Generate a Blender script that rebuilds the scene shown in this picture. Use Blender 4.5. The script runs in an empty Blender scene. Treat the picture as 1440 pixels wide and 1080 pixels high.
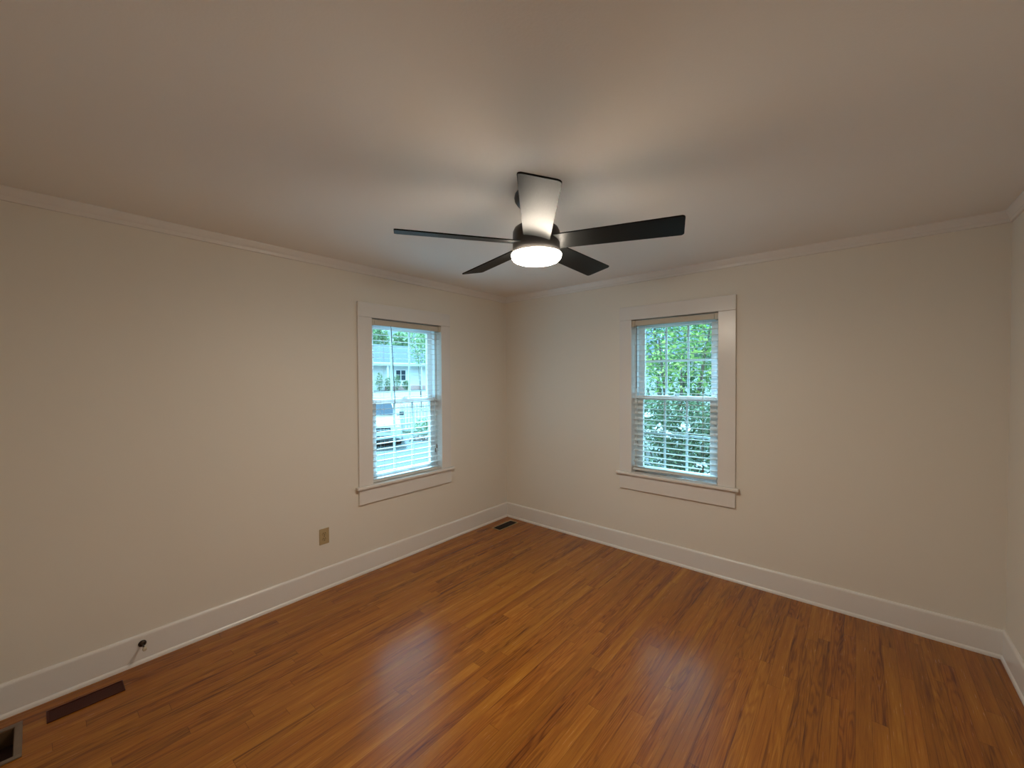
import bpy, bmesh, math, random
from mathutils import Vector, Matrix

# ------------------------------------------------------------------ scene, camera, light
scene = bpy.context.scene
col = scene.collection
random.seed(7)

F_PX, YAW, PITCH, ROLL = 572.54, 0.70416, 0.01716, -0.00474
CAM = Vector((2.9927, -3.4260, 1.5583))
_s, _c = math.sin(YAW), math.cos(YAW)
_fw = Vector((-_s * math.cos(PITCH), _c * math.cos(PITCH), -math.sin(PITCH)))
_rt = Vector((_c, _s, 0))
_up = _rt.cross(_fw)
_r2 = math.cos(ROLL) * _rt + math.sin(ROLL) * _up
_u2 = -math.sin(ROLL) * _rt + math.cos(ROLL) * _up
cam_data = bpy.data.cameras.new('camera')
cam = bpy.data.objects.new('camera', cam_data)
col.objects.link(cam)
m = Matrix((( _r2.x, _u2.x, -_fw.x, CAM.x), (_r2.y, _u2.y, -_fw.y, CAM.y), (_r2.z, _u2.z, -_fw.z, CAM.z), (0, 0, 0, 1)))
cam.matrix_world = m
cam_data.sensor_fit = 'HORIZONTAL'
cam_data.sensor_width = 36.0
cam_data.lens = F_PX * 36.0 / 1440.0
cam_data.clip_start = 0.02
cam_data.clip_end = 500
scene.camera = cam

scene.view_settings.view_transform = 'Standard'
scene.view_settings.look = 'None'
scene.view_settings.gamma = 1.0
scene.view_settings.use_curve_mapping = False
scene.view_settings.exposure = 0.0

world = bpy.data.worlds.new('sky')
scene.world = world
world.use_nodes = True
SKY_COLOR = (0.37, 0.76, 1.0, 1)
SKY_LOW, SKY_HIGH = 1.15, 7.8           # radiance at the horizon and high in the bright overcast
_nt = world.node_tree
_tc = _nt.nodes.new('ShaderNodeTexCoord')
_sp = _nt.nodes.new('ShaderNodeSeparateXYZ')
_mr = _nt.nodes.new('ShaderNodeMapRange')
_mr.interpolation_type = 'SMOOTHSTEP'
_mr.inputs['From Min'].default_value = 0.14
_mr.inputs['From Max'].default_value = 0.55
_mr.inputs['To Min'].default_value = SKY_LOW
_mr.inputs['To Max'].default_value = SKY_HIGH
_nt.links.new(_tc.outputs['Generated'], _sp.inputs[0])
_nt.links.new(_sp.outputs[2], _mr.inputs['Value'])
_nt.links.new(_mr.outputs[0], _nt.nodes['Background'].inputs['Strength'])
_nt.nodes['Background'].inputs['Color'].default_value = SKY_COLOR

sun_data = bpy.data.lights.new('sun', 'SUN')
sun_data.energy = 28.0
sun_data.color = (0.34, 0.71, 1.0)
sun_data.angle = math.radians(4)
sun = bpy.data.objects.new('sun', sun_data)
col.objects.link(sun)
sun.rotation_euler = Vector((0.62, -0.2, -0.78)).to_track_quat('-Z', 'Y').to_euler()

LAMP_COLOR = (1.0, 0.87, 0.705, 1)
LAMP_STRENGTH = 152.0

# ------------------------------------------------------------------ materials
def new_mat(name):
    mt = bpy.data.materials.new(name)
    mt.use_nodes = True
    nt = mt.node_tree
    return mt, nt, nt.nodes['Principled BSDF']

def N(nt, typ, **kw):
    n = nt.nodes.new(typ)
    for k, v in kw.items():
        setattr(n, k, v)
    return n

def L(nt, a, b):
    nt.links.new(a, b)

def math_node(nt, op, a, b=None, c=None):
    n = nt.nodes.new('ShaderNodeMath')
    n.operation = op
    for i, v in enumerate((a, b, c)):
        if v is None:
            continue
        if isinstance(v, (int, float)):
            n.inputs[i].default_value = v
        else:
            L(nt, v, n.inputs[i])
    return n.outputs[0]

def simple(name, color, rough=0.5, metal=0.0, spec=0.5, bump=0.0, bscale=200.0, var=0.0, vscale=3.0, stretch=None):
    mt, nt, b = new_mat(name)
    b.inputs['Base Color'].default_value = (*color, 1)
    b.inputs['Roughness'].default_value = rough
    b.inputs['Metallic'].default_value = metal
    b.inputs['Specular IOR Level'].default_value = spec
    tc = N(nt, 'ShaderNodeTexCoord')
    src = tc.outputs['Object']
    if stretch:
        mp = N(nt, 'ShaderNodeMapping')
        mp.inputs['Scale'].default_value = stretch
        L(nt, src, mp.inputs['Vector'])
        src = mp.outputs['Vector']
    if bump:
        n = N(nt, 'ShaderNodeTexNoise')
        n.inputs['Scale'].default_value = bscale
        n.inputs['Detail'].default_value = 3
        L(nt, src, n.inputs['Vector'])
        bp = N(nt, 'ShaderNodeBump')
        bp.inputs['Strength'].default_value = bump
        bp.inputs['Distance'].default_value = 0.002
        L(nt, n.outputs['Fac'], bp.inputs['Height'])
        L(nt, bp.outputs['Normal'], b.inputs['Normal'])
    if var:
        n = N(nt, 'ShaderNodeTexNoise')
        n.inputs['Scale'].default_value = vscale
        n.inputs['Detail'].default_value = 4
        L(nt, src, n.inputs['Vector'])
        mx = N(nt, 'ShaderNodeMix', data_type='RGBA')
        mx.inputs[6].default_value = (*[c * (1 - var) for c in color], 1)
        mx.inputs[7].default_value = (*[min(1, c * (1 + var)) for c in color], 1)
        L(nt, n.outputs['Fac'], mx.inputs[0])
        L(nt, mx.outputs[2], b.inputs['Base Color'])
    return mt

M = {}
M['wall'] = simple('wall_paint', (0.80, 0.755, 0.675), 0.50, bump=0.10, bscale=260, spec=0.35, var=0.012, vscale=1.5)
M['ceiling'] = simple('ceiling_paint', (0.87, 0.85, 0.82), 0.8, bump=0.16, bscale=120, spec=0.2, var=0.012, vscale=2)
M['trim'] = simple('trim_paint', (0.80, 0.77, 0.735), 0.27, bump=0.16, bscale=45, spec=0.5)
M['vinyl'] = simple('window_vinyl', (0.82, 0.84, 0.85), 0.35, bump=0.02)
M['slat'] = simple('blind_slat', (0.68, 0.68, 0.65), 0.35, bump=0.02)
M['headrail'] = simple('blind_valance', (0.60, 0.54, 0.435), 0.42, bump=0.05, bscale=90)
M['cord'] = simple('blind_cord', (0.62, 0.62, 0.58), 0.8, bump=0.2, bscale=900)
M['wand'] = simple('wand_plastic', (0.10, 0.13, 0.13), 0.2, bump=0.02)  # clear wand; its dark back-lit look is put into the colour
M['tassel'] = simple('tassel_wood', (0.16, 0.12, 0.09), 0.5, bump=0.1)
M['fan'] = simple('fan_black', (0.020, 0.018, 0.017), 0.38, spec=0.5, bump=0.03, bscale=400)
M['blade'] = simple('fan_blade_black_grain', (0.008, 0.0085, 0.0085), 0.46, spec=0.085, bump=0.15, bscale=60, var=0.35, vscale=40, stretch=(0.6, 9, 1))
M['outlet'] = simple('almond_plastic', (0.47, 0.36, 0.20), 0.35, bump=0.02)
M['outlet2'] = simple('almond_receptacle', (0.43, 0.33, 0.175), 0.35, bump=0.02)
M['slot'] = simple('dark_slot', (0.06, 0.045, 0.025), 0.8, bump=0.02)
M['bronze'] = simple('aged_bronze', (0.05, 0.035, 0.025), 0.4, metal=0.7, bump=0.05)
M['rubber'] = simple('pale_rubber', (0.55, 0.48, 0.36), 0.6, bump=0.05)
M['brass'] = simple('brass', (0.62, 0.50, 0.28), 0.35, metal=0.8, bump=0.03)
M['grille'] = simple('dark_grille', (0.018, 0.012, 0.009), 0.5, bump=0.05)
M['vent_brown'] = simple('brown_register', (0.060, 0.012, 0.006), 0.55, bump=0.05, spec=0.3)
M['vent_frame'] = simple('worn_vent_frame', (0.19, 0.135, 0.095), 0.5, bump=0.1, var=0.2, vscale=30)
M['duct'] = simple('duct_wall', (0.10, 0.055, 0.022), 0.6, bump=0.05, var=0.2, vscale=12)
M['duct_dark'] = simple('duct_bottom', (0.025, 0.004, 0.002), 0.7, bump=0.05)

# glass
mt, nt, b = new_mat('window_glass')
tr = N(nt, 'ShaderNodeBsdfTransparent'); tr.inputs['Color'].default_value = (0.94, 0.975, 0.98, 1)
gl = N(nt, 'ShaderNodeBsdfGlossy'); gl.inputs['Roughness'].default_value = 0.02
lw_ = N(nt, 'ShaderNodeLayerWeight'); lw_.inputs['Blend'].default_value = 0.5
fr = math_node(nt, 'ADD', 0.03, math_node(nt, 'MULTIPLY', math_node(nt, 'POWER', lw_.outputs['Facing'], 5.0), 0.6))
ms = N(nt, 'ShaderNodeMixShader')
L(nt, fr, ms.inputs[0]); L(nt, tr.outputs[0], ms.inputs[1]); L(nt, gl.outputs[0], ms.inputs[2])
L(nt, ms.outputs[0], nt.nodes['Material Output'].inputs['Surface'])
M['glass'] = mt

# glowing lamp lens
mt, nt, b = new_mat('lamp_lens')
b.inputs['Base Color'].default_value = (0.9, 0.88, 0.84, 1)
b.inputs['Emission Color'].default_value = LAMP_COLOR
geo_ = N(nt, 'ShaderNodeNewGeometry')
sz_ = N(nt, 'ShaderNodeSeparateXYZ'); L(nt, geo_.outputs['Normal'], sz_.inputs[0])
mr_ = N(nt, 'ShaderNodeMapRange')      # the rim of the diffuser is a little dimmer than its face
mr_.inputs['From Min'].default_value = 0.0; mr_.inputs['From Max'].default_value = 0.7
mr_.inputs['To Min'].default_value = LAMP_STRENGTH * 0.5; mr_.inputs['To Max'].default_value = LAMP_STRENGTH
L(nt, math_node(nt, 'ABSOLUTE', sz_.outputs[2]), mr_.inputs['Value'])
L(nt, mr_.outputs[0], b.inputs['Emission Strength'])
M['lens'] = mt

# oak strip floor
mt, nt, b = new_mat('oak_strip_floor')
tc = N(nt, 'ShaderNodeTexCoord')
sx = N(nt, 'ShaderNodeSeparateXYZ'); L(nt, tc.outputs['Object'], sx.inputs[0])
X, Y = sx.outputs[0], sx.outputs[1]
STRIP = 0.057
xr = math_node(nt, 'DIVIDE', math_node(nt, 'ADD', X, 10.0), STRIP)
row = math_node(nt, 'FLOOR', xr)
rfrac = math_node(nt, 'FRACT', xr)
wn1 = N(nt, 'ShaderNodeTexWhiteNoise', noise_dimensions='1D'); L(nt, row, wn1.inputs['W'])
blen = math_node(nt, 'ADD', 0.75, math_node(nt, 'MULTIPLY', wn1.outputs['Value'], 0.75))
yy = math_node(nt, 'DIVIDE', math_node(nt, 'ADD', math_node(nt, 'ADD', Y, 20.0), math_node(nt, 'MULTIPLY', wn1.outputs['Value'], 53.7)), blen)
brd = math_node(nt, 'FLOOR', yy)
yfrac = math_node(nt, 'FRACT', yy)
cid = N(nt, 'ShaderNodeCombineXYZ'); L(nt, row, cid.inputs[0]); L(nt, brd, cid.inputs[1])
wn2 = N(nt, 'ShaderNodeTexWhiteNoise', noise_dimensions='3D'); L(nt, cid.outputs[0], wn2.inputs['Vector'])
bv = wn2.outputs['Value']
wsep = N(nt, 'ShaderNodeSeparateColor'); L(nt, wn2.outputs['Color'], wsep.inputs[0])
# grain coordinates, shifted per board
def gcoord(sx_, sy_, k):
    c = N(nt, 'ShaderNodeCombineXYZ')
    L(nt, math_node(nt, 'MULTIPLY', X, sx_), c.inputs[0])
    L(nt, math_node(nt, 'MULTIPLY', Y, sy_), c.inputs[1])
    L(nt, math_node(nt, 'MULTIPLY', bv, k), c.inputs[2])
    return c.outputs[0]
def noise(vec, scale, detail, rough=0.55, dist=0.0):
    n = N(nt, 'ShaderNodeTexNoise')
    n.inputs['Scale'].default_value = scale
    n.inputs['Detail'].default_value = detail
    n.inputs['Roughness'].default_value = rough
    n.inputs['Distortion'].default_value = dist
    L(nt, vec, n.inputs['Vector'])
    return n.outputs['Fac']
g_broad = noise(gcoord(26, 1.3, 41), 1.0, 3)
g_fine = noise(gcoord(330, 9, 57), 1.0, 3)
g_warp = noise(gcoord(14, 1.1, 73), 1.0, 2)
ring = math_node(nt, 'SINE', math_node(nt, 'MULTIPLY', g_warp, 85.0))
ring = math_node(nt, 'MULTIPLY', math_node(nt, 'ADD', ring, 1.0), 0.5)
ring = math_node(nt, 'POWER', ring, 2.0)
# tone = board value + grain
tone = math_node(nt, 'MULTIPLY', math_node(nt, 'SUBTRACT', bv, 0.5), 0.24)
tone = math_node(nt, 'ADD', tone, math_node(nt, 'MULTIPLY', math_node(nt, 'SUBTRACT', g_broad, 0.5), 0.72))
tone = math_node(nt, 'ADD', tone, math_node(nt, 'MULTIPLY', math_node(nt, 'SUBTRACT', g_fine, 0.5), 0.55))
ringamt = math_node(nt, 'MULTIPLY', math_node(nt, 'GREATER_THAN', wsep.outputs[1], 0.45), 0.17)
tone = math_node(nt, 'SUBTRACT', tone, math_node(nt, 'MULTIPLY', ring, ringamt))
dark = math_node(nt, 'MULTIPLY', math_node(nt, 'GREATER_THAN', wsep.outputs[0], 0.88), -0.17)
g_streak = noise(gcoord(70, 0.9, 91), 1.0, 2, 0.5)
streak = math_node(nt, 'MULTIPLY', math_node(nt, 'MAXIMUM', math_node(nt, 'SUBTRACT', g_streak, 0.60), 0.0), -1.9)
tone = math_node(nt, 'ADD', tone, streak)
tone = math_node(nt, 'ADD', math_node(nt, 'ADD', tone, dark), 0.57)
cr = N(nt, 'ShaderNodeValToRGB')
L(nt, tone, cr.inputs[0])
e = cr.color_ramp.elements
e[0].position = 0.12; e[0].color = (0.105, 0.029, 0.003, 1)
e[1].position = 0.92; e[1].color = (0.56, 0.235, 0.028, 1)
k = e.new(0.40); k.color = (0.265, 0.083, 0.007, 1)
k = e.new(0.66); k.color = (0.385, 0.138, 0.011, 1)
# hue variation
hv = N(nt, 'ShaderNodeHueSaturation')
L(nt, cr.outputs[0], hv.inputs['Color'])
L(nt, math_node(nt, 'ADD', 0.4965, math_node(nt, 'MULTIPLY', wsep.outputs[2], 0.006)), hv.inputs['Hue'])
# seams
edge = math_node(nt, 'MINIMUM', rfrac, math_node(nt, 'SUBTRACT', 1.0, rfrac))
seam1 = math_node(nt, 'LESS_THAN', edge, 0.016)
yend = math_node(nt, 'MULTIPLY', math_node(nt, 'MINIMUM', yfrac, math_node(nt, 'SUBTRACT', 1.0, yfrac)), blen)
seam2 = math_node(nt, 'LESS_THAN', yend, 0.0011)
seam = math_node(nt, 'MAXIMUM', seam1, seam2)
mx = N(nt, 'ShaderNodeMix', data_type='RGBA', blend_type='MULTIPLY')
L(nt, math_node(nt, 'MULTIPLY', seam, 0.55), mx.inputs[0])
L(nt, hv.outputs[0], mx.inputs[6])
mx.inputs[7].default_value = (0.28, 0.22, 0.2, 1)
L(nt, mx.outputs[2], b.inputs['Base Color'])
b.inputs['Roughness'].default_value = 0.34
rr = math_node(nt, 'ADD', 0.19, math_node(nt, 'MULTIPLY', g_fine, 0.12))
L(nt, rr, b.inputs['Roughness'])
b.inputs['Specular IOR Level'].default_value = 0.5
bp = N(nt, 'ShaderNodeBump'); bp.inputs['Strength'].default_value = 0.12; bp.inputs['Distance'].default_value = 0.001
L(nt, math_node(nt, 'SUBTRACT', math_node(nt, 'MULTIPLY', g_fine, 0.5), seam), bp.inputs['Height'])
L(nt, bp.outputs[0], b.inputs['Normal'])
M['floor'] = mt

def leaf_mat(name, c1, c2, c3, trans=0.35):
    mt, nt, b = new_mat(name)
    geo = N(nt, 'ShaderNodeNewGeometry')
    cr = N(nt, 'ShaderNodeValToRGB')
    L(nt, geo.outputs['Random Per Island'], cr.inputs[0])
    e = cr.color_ramp.elements
    e[0].position = 0.0; e[0].color = (*c1, 1)
    e[1].position = 1.0; e[1].color = (*c3, 1)
    k = e.new(0.55); k.color = (*c2, 1)
    L(nt, cr.outputs[0], b.inputs['Base Color'])
    b.inputs['Roughness'].default_value = 0.42
    tl = N(nt, 'ShaderNodeBsdfTranslucent')
    L(nt, cr.outputs[0], tl.inputs['Color'])
    ms = N(nt, 'ShaderNodeMixShader'); ms.inputs[0].default_value = trans
    L(nt, b.outputs[0], ms.inputs[1]); L(nt, tl.outputs[0], ms.inputs[2])
    L(nt, ms.outputs[0], nt.nodes['Material Output'].inputs['Surface'])
    return mt
M['leaf_light'] = leaf_mat('leaves_yellow_green', (0.06, 0.11, 0.03), (0.16, 0.27, 0.06), (0.44, 0.48, 0.14), 0.45)
M['leaf_mid'] = leaf_mat('leaves_mid_green', (0.045, 0.09, 0.035), (0.10, 0.18, 0.07), (0.22, 0.31, 0.13), 0.35)
M['leaf_dark'] = leaf_mat('leaves_dark_green', (0.03, 0.052, 0.024), (0.085, 0.125, 0.055), (0.20, 0.25, 0.13), 0.28)
M['leaf_far'] = leaf_mat('leaves_far', (0.12, 0.19, 0.09), (0.22, 0.32, 0.15), (0.36, 0.45, 0.24), 0.4)
M['litter'] = leaf_mat('dry_leaves', (0.10, 0.06, 0.045), (0.19, 0.12, 0.10), (0.32, 0.24, 0.20), 0.1)
M['petal'] = leaf_mat('white_petals', (0.80, 0.80, 0.82), (0.9, 0.9, 0.92), (0.95, 0.95, 0.97), 0.3)
M['bark'] = simple('bark', (0.13, 0.10, 0.08), 0.9, bump=0.6, bscale=25, var=0.3, vscale=6, stretch=(4, 4, 0.6))
M['concrete'] = simple('driveway_concrete', (0.046, 0.050, 0.048), 0.9, bump=0.4, bscale=40, var=0.16, vscale=9)
M['street'] = simple('pale_street', (0.15, 0.14, 0.13), 0.9, bump=0.2, bscale=30, var=0.08, vscale=2)
M['grass'] = simple('lawn_grass', (0.035, 0.045, 0.012), 0.95, bump=0.8, bscale=60, var=0.35, vscale=14)
M['fence'] = simple('fence_white', (0.55, 0.55, 0.55), 0.6, bump=0.1, bscale=30)
M['siding'] = None
mt, nt, b = new_mat('white_lap_siding')
tc = N(nt, 'ShaderNodeTexCoord'); sx = N(nt, 'ShaderNodeSeparateXYZ'); L(nt, tc.outputs['Object'], sx.inputs[0])
fr_ = math_node(nt, 'FRACT', math_node(nt, 'MULTIPLY', sx.outputs[2], 6.5))
bp = N(nt, 'ShaderNodeBump'); bp.inputs['Strength'].default_value = 1.0; bp.inputs['Distance'].default_value = 0.03
L(nt, math_node(nt, 'SUBTRACT', 1.0, fr_), bp.inputs['Height']); L(nt, bp.outputs[0], b.inputs['Normal'])
b.inputs['Base Color'].default_value = (0.6, 0.6, 0.6, 1); b.inputs['Roughness'].default_value = 0.6
M['siding'] = mt
M['siding_blue'] = simple('pale_siding', (0.72, 0.74, 0.72), 0.7, bump=0.3, bscale=20, stretch=(1, 1, 6))
M['roof'] = simple('slate_shingle', (0.020, 0.031, 0.047), 0.85, bump=0.5, bscale=18, var=0.15, vscale=5)
M['white'] = simple('white_gloss_paint', (0.82, 0.82, 0.80), 0.4, bump=0.02)
M['brick'] = simple('brick_red', (0.55, 0.33, 0.30), 0.85, bump=0.5, bscale=40, var=0.25, vscale=10)
M['darkglass'] = simple('dark_glass', (0.025, 0.035, 0.05), 0.15, bump=0.01, spec=0.25)
M['car'] = simple('white_car_paint', (0.50, 0.52, 0.53), 0.3, bump=0.005, spec=0.4)
M['black'] = simple('black_plastic', (0.02, 0.022, 0.026), 0.5, bump=0.05)
M['chrome'] = simple('chrome', (0.6, 0.62, 0.64), 0.2, metal=0.9, bump=0.01)
M['lampglass'] = simple('headlight_glass', (0.55, 0.6, 0.6), 0.15, bump=0.01, spec=0.8)

# ------------------------------------------------------------------ mesh helpers
class MB:
    def __init__(self):
        self.bm = bmesh.new()
    def box(self, a, b, bevel=0.0, seg=2, mat=None):
        x0, y0, z0 = [min(p, q) for p, q in zip(a, b)]
        x1, y1, z1 = [max(p, q) for p, q in zip(a, b)]
        bm2 = bmesh.new()
        vs = [bm2.verts.new(p) for p in [(x0, y0, z0), (x1, y0, z0), (x1, y1, z0), (x0, y1, z0), (x0, y0, z1), (x1, y0, z1), (x1, y1, z1), (x0, y1, z1)]]
        for f in [(0, 3, 2, 1), (4, 5, 6, 7), (0, 1, 5, 4), (1, 2, 6, 5), (2, 3, 7, 6), (3, 0, 4, 7)]:
            bm2.faces.new([vs[i] for i in f])
        if bevel:
            bmesh.ops.bevel(bm2, geom=list(bm2.edges), offset=bevel, segments=seg, profile=0.6, affect='EDGES')
        if mat is not None:
            bm2.transform(mat)
        self.merge(bm2)
        return self
    def merge(self, bm2):
        me = bpy.data.meshes.new('tmp')
        bm2.to_mesh(me); bm2.free()
        self.bm.from_mesh(me)
        bpy.data.meshes.remove(me)
    def poly(self, pts):
        self.bm.faces.new([self.bm.verts.new(p) for p in pts])
        return self
    def prism(self, prof, p0, p1, closed=True, caps=True):
        """prof: function-free list of 3D offset lists at both ends: prof[i] = (start point, end point)"""
        a = [self.bm.verts.new(p) for p in p0]
        b = [self.bm.verts.new(p) for p in p1]
        n = len(a)
        for i in range(n if closed else n - 1):
            j = (i + 1) % n
            self.bm.faces.new([a[i], a[j], b[j], b[i]])
        if caps:
            self.bm.faces.new(a[::-1]); self.bm.faces.new(b)
        return self
    def tube(self, pts, radii, n=10, caps=True):
        pts = [Vector(p) for p in pts]
        if isinstance(radii, (int, float)):
            radii = [radii] * len(pts)
        rings = []
        ref = None
        for i, p in enumerate(pts):
            d = (pts[min(i + 1, len(pts) - 1)] - pts[max(i - 1, 0)]).normalized()
            if ref is None:
                ref = Vector((1, 0, 0)) if abs(d.x) < 0.9 else Vector((0, 1, 0))
            u = d.cross(ref).normalized(); v = d.cross(u).normalized(); ref = v.cross(d) if False else ref
            rings.append([self.bm.verts.new(p + radii[i] * (math.cos(t) * u + math.sin(t) * v)) for t in [2 * math.pi * k / n for k in range(n)]])
        for r0, r1 in zip(rings, rings[1:]):
            for k in range(n):
                self.bm.faces.new([r0[k], r0[(k + 1) % n], r1[(k + 1) % n], r1[k]])
        if caps:
            self.bm.faces.new(rings[0][::-1]); self.bm.faces.new(rings[-1])
        return self
    def lathe(self, prof, c, n=48, axis=None):
        """prof list of (r, z) revolved round z through c"""
        rings = []
        for r, z in prof:
            if r < 1e-6:
                rings.append([self.bm.verts.new((c[0], c[1], c[2] + z))])
            else:
                rings.append([self.bm.verts.new((c[0] + r * math.cos(2 * math.pi * k / n), c[1] + r * math.sin(2 * math.pi * k / n), c[2] + z)) for k in range(n)])
        for r0, r1 in zip(rings, rings[1:]):
            for k in range(n):
                a, b_ = k, (k + 1) % n
                if len(r0) == 1 and len(r1) == 1:
                    continue
                if len(r0) == 1:
                    self.bm.faces.new([r0[0], r1[b_], r1[a]])
                elif len(r1) == 1:
                    self.bm.faces.new([r0[a], r0[b_], r1[0]])
                else:
                    self.bm.faces.new([r0[a], r0[b_], r1[b_], r1[a]])
        return self
    def build(self, name, mat, parent=None, origin=None, smooth=None):
        bm = self.bm
        bmesh.ops.recalc_face_normals(bm, faces=bm.faces)
        if origin is None and parent is not None:
            origin = root_loc(parent)
        if origin is not None:
            bm.transform(Matrix.Translation(-Vector(origin)))
        me = bpy.data.meshes.new(name)
        bm.to_mesh(me); bm.free()
        me.materials.append(mat)
        if smooth:
            for p in me.polygons:
                p.use_smooth = True
            try:
                me.set_sharp_from_angle(angle=math.radians(smooth))
            except Exception:
                pass
        o = bpy.data.objects.new(name, me)
        col.objects.link(o)
        if parent is not None:
            o.parent = parent
        elif origin is not None:
            o.location = origin
        return o

def root_loc(o):
    p = Vector((0, 0, 0))
    while o is not None:
        p = p + Vector(o.location)
        o = o.parent
    return p

def tag(o, label, cat, group=None):
    o['label'] = label
    o['category'] = cat
    if group:
        o['group'] = group
    return o

def thing(name, loc, label, cat, group=None):
    o = bpy.data.objects.new(name, None)
    o.empty_display_size = 0.1
    col.objects.link(o)
    o.location = loc
    return tag(o, label, cat, group)

def struct(o):
    o['kind'] = 'structure'
    return o

def struct_root(name, loc):
    o = bpy.data.objects.new(name, None)
    o.empty_display_size = 0.1
    col.objects.link(o)
    o.location = loc
    return struct(o)

def clone(o, parent=None, dloc=(0, 0, 0)):
    c = o.copy()
    col.objects.link(c)
    if parent is not None:
        c.parent = parent
    c.location = Vector(o.location) + Vector(dloc)
    return c

# ------------------------------------------------------------------ room shell
W, LEN, H, T = 3.6204, 3.79, 2.44, 0.15
WIN_L = dict(a=-1.6575, b=-0.945, z0=0.700, z1=2.040, oa=-1.7785, ob=-0.8346, ztop=2.156, zap=0.553, dm=0.024)
WIN_B = dict(a=1.4753, b=2.1737, z0=0.714, z1=2.0535, oa=1.3641, ob=2.2956, ztop=2.1695, zap=0.561, dm=0.018)
JT = 0.016

def wall_with_hole(name, w, umin, umax, mp):
    mb = MB()
    ha, hb, hz0, hz1 = w['a'] - JT, w['b'] + JT, w['z0'] - 0.03, w['z1'] + JT
    for u0, u1, z0, z1 in [(umin, ha, 0, H), (hb, umax, 0, H), (ha, hb, 0, hz0), (ha, hb, hz1, H)]:
        mb.box(mp(u0, 0, z0), mp(u1, -T, z1))
    bmesh.ops.remove_doubles(mb.bm, verts=mb.bm.verts, dist=1e-5)
    return struct(mb.build(name, M['wall']))

mapL = lambda u, n, z: (n, u, z)          # left wall, x = 0, room side +x
mapB = lambda u, n, z: (u, -n, z)         # back wall, y = 0, room side -y
mapR = lambda u, n, z: (W - n, u, z)
wall_with_hole('wall_left', WIN_L, -LEN - T, T, mapL)
wall_with_hole('wall_back', WIN_B, 0, W, mapB)
struct(MB().box((W, -LEN - T, 0), (W + T, T, H)).build('wall_right', M['wall']))
struct(MB().box((0, -LEN - T, 0), (W, -LEN, H)).build('wall_front', M['wall']))
struct(MB().box((-T, -LEN - T, H), (W + T, T, H + 0.16)).build('ceiling', M['ceiling']))
# floor, with the opening of the floor vent at the left edge of the picture
VH = (0.130, 0.352, -3.745, -3.503)       # x0, x1, y0, y1
fl = MB()
for x0, x1, y0, y1 in [(-T, VH[0], -LEN - T, T), (VH[1], W + T, -LEN - T, T), (VH[0], VH[1], -LEN - T, VH[2]), (VH[0], VH[1], VH[3], T)]:
    fl.box((x0, y0, -0.10), (x1, y1, 0))
struct(fl.build('floor', M['floor']))

# baseboards, shoe mouldings and crown mouldings, one run per wall
def run(name, prof, mp, u0, u1, m0=0, m1=0, mat='trim'):
    """prof: (n, z) outline; ends mitred by m0, m1 (+1 shortens with n)"""
    p0 = [mp(u0 + m0 * n, n, z) for n, z in prof]
    p1 = [mp(u1 - m1 * n, n, z) for n, z in prof]
    return struct(MB().prism(None, p0, p1).build(name, M[mat], smooth=35))
BASE = [(0, 0), (0.013, 0), (0.013, 0.141), (0.0125, 0.1475), (0.010, 0.1535), (0.0055, 0.1575), (0, 0.158)]
SHOE = [(0.0132, 0.0), (0.0215, 0.0), (0.0215, 0.007), (0.0205, 0.0125), (0.018, 0.0175), (0.0132, 0.0215)]
CROWN = [(0, H), (0.030, H), (0.030, H - 0.007), (0.0265, H - 0.012), (0.0235, H - 0.022), (0.0165, H - 0.036), (0.0125, H - 0.041), (0.0125, H - 0.053), (0.009, H - 0.061), (0, H - 0.063)]
run('baseboard_left', BASE, mapL, -LEN, 0, 0, 1)
run('baseboard_back', BASE, mapB, 0, W, 1, 1)
run('baseboard_right', BASE, mapR, -LEN, 0, 0, 1)
run('trim_1', SHOE, mapL, -LEN, 0, 0, 1)
run('trim_2', SHOE, mapB, 0, W, 1, 1)
run('trim_3', SHOE, mapR, -LEN, 0, 0, 1)
run('trim_4', CROWN, mapL, -LEN, 0, 0, 1)
run('trim_5', CROWN, mapB, 0, W, 1, 1)
run('trim_6', CROWN, mapR, -LEN, 0, 0, 1)

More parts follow.
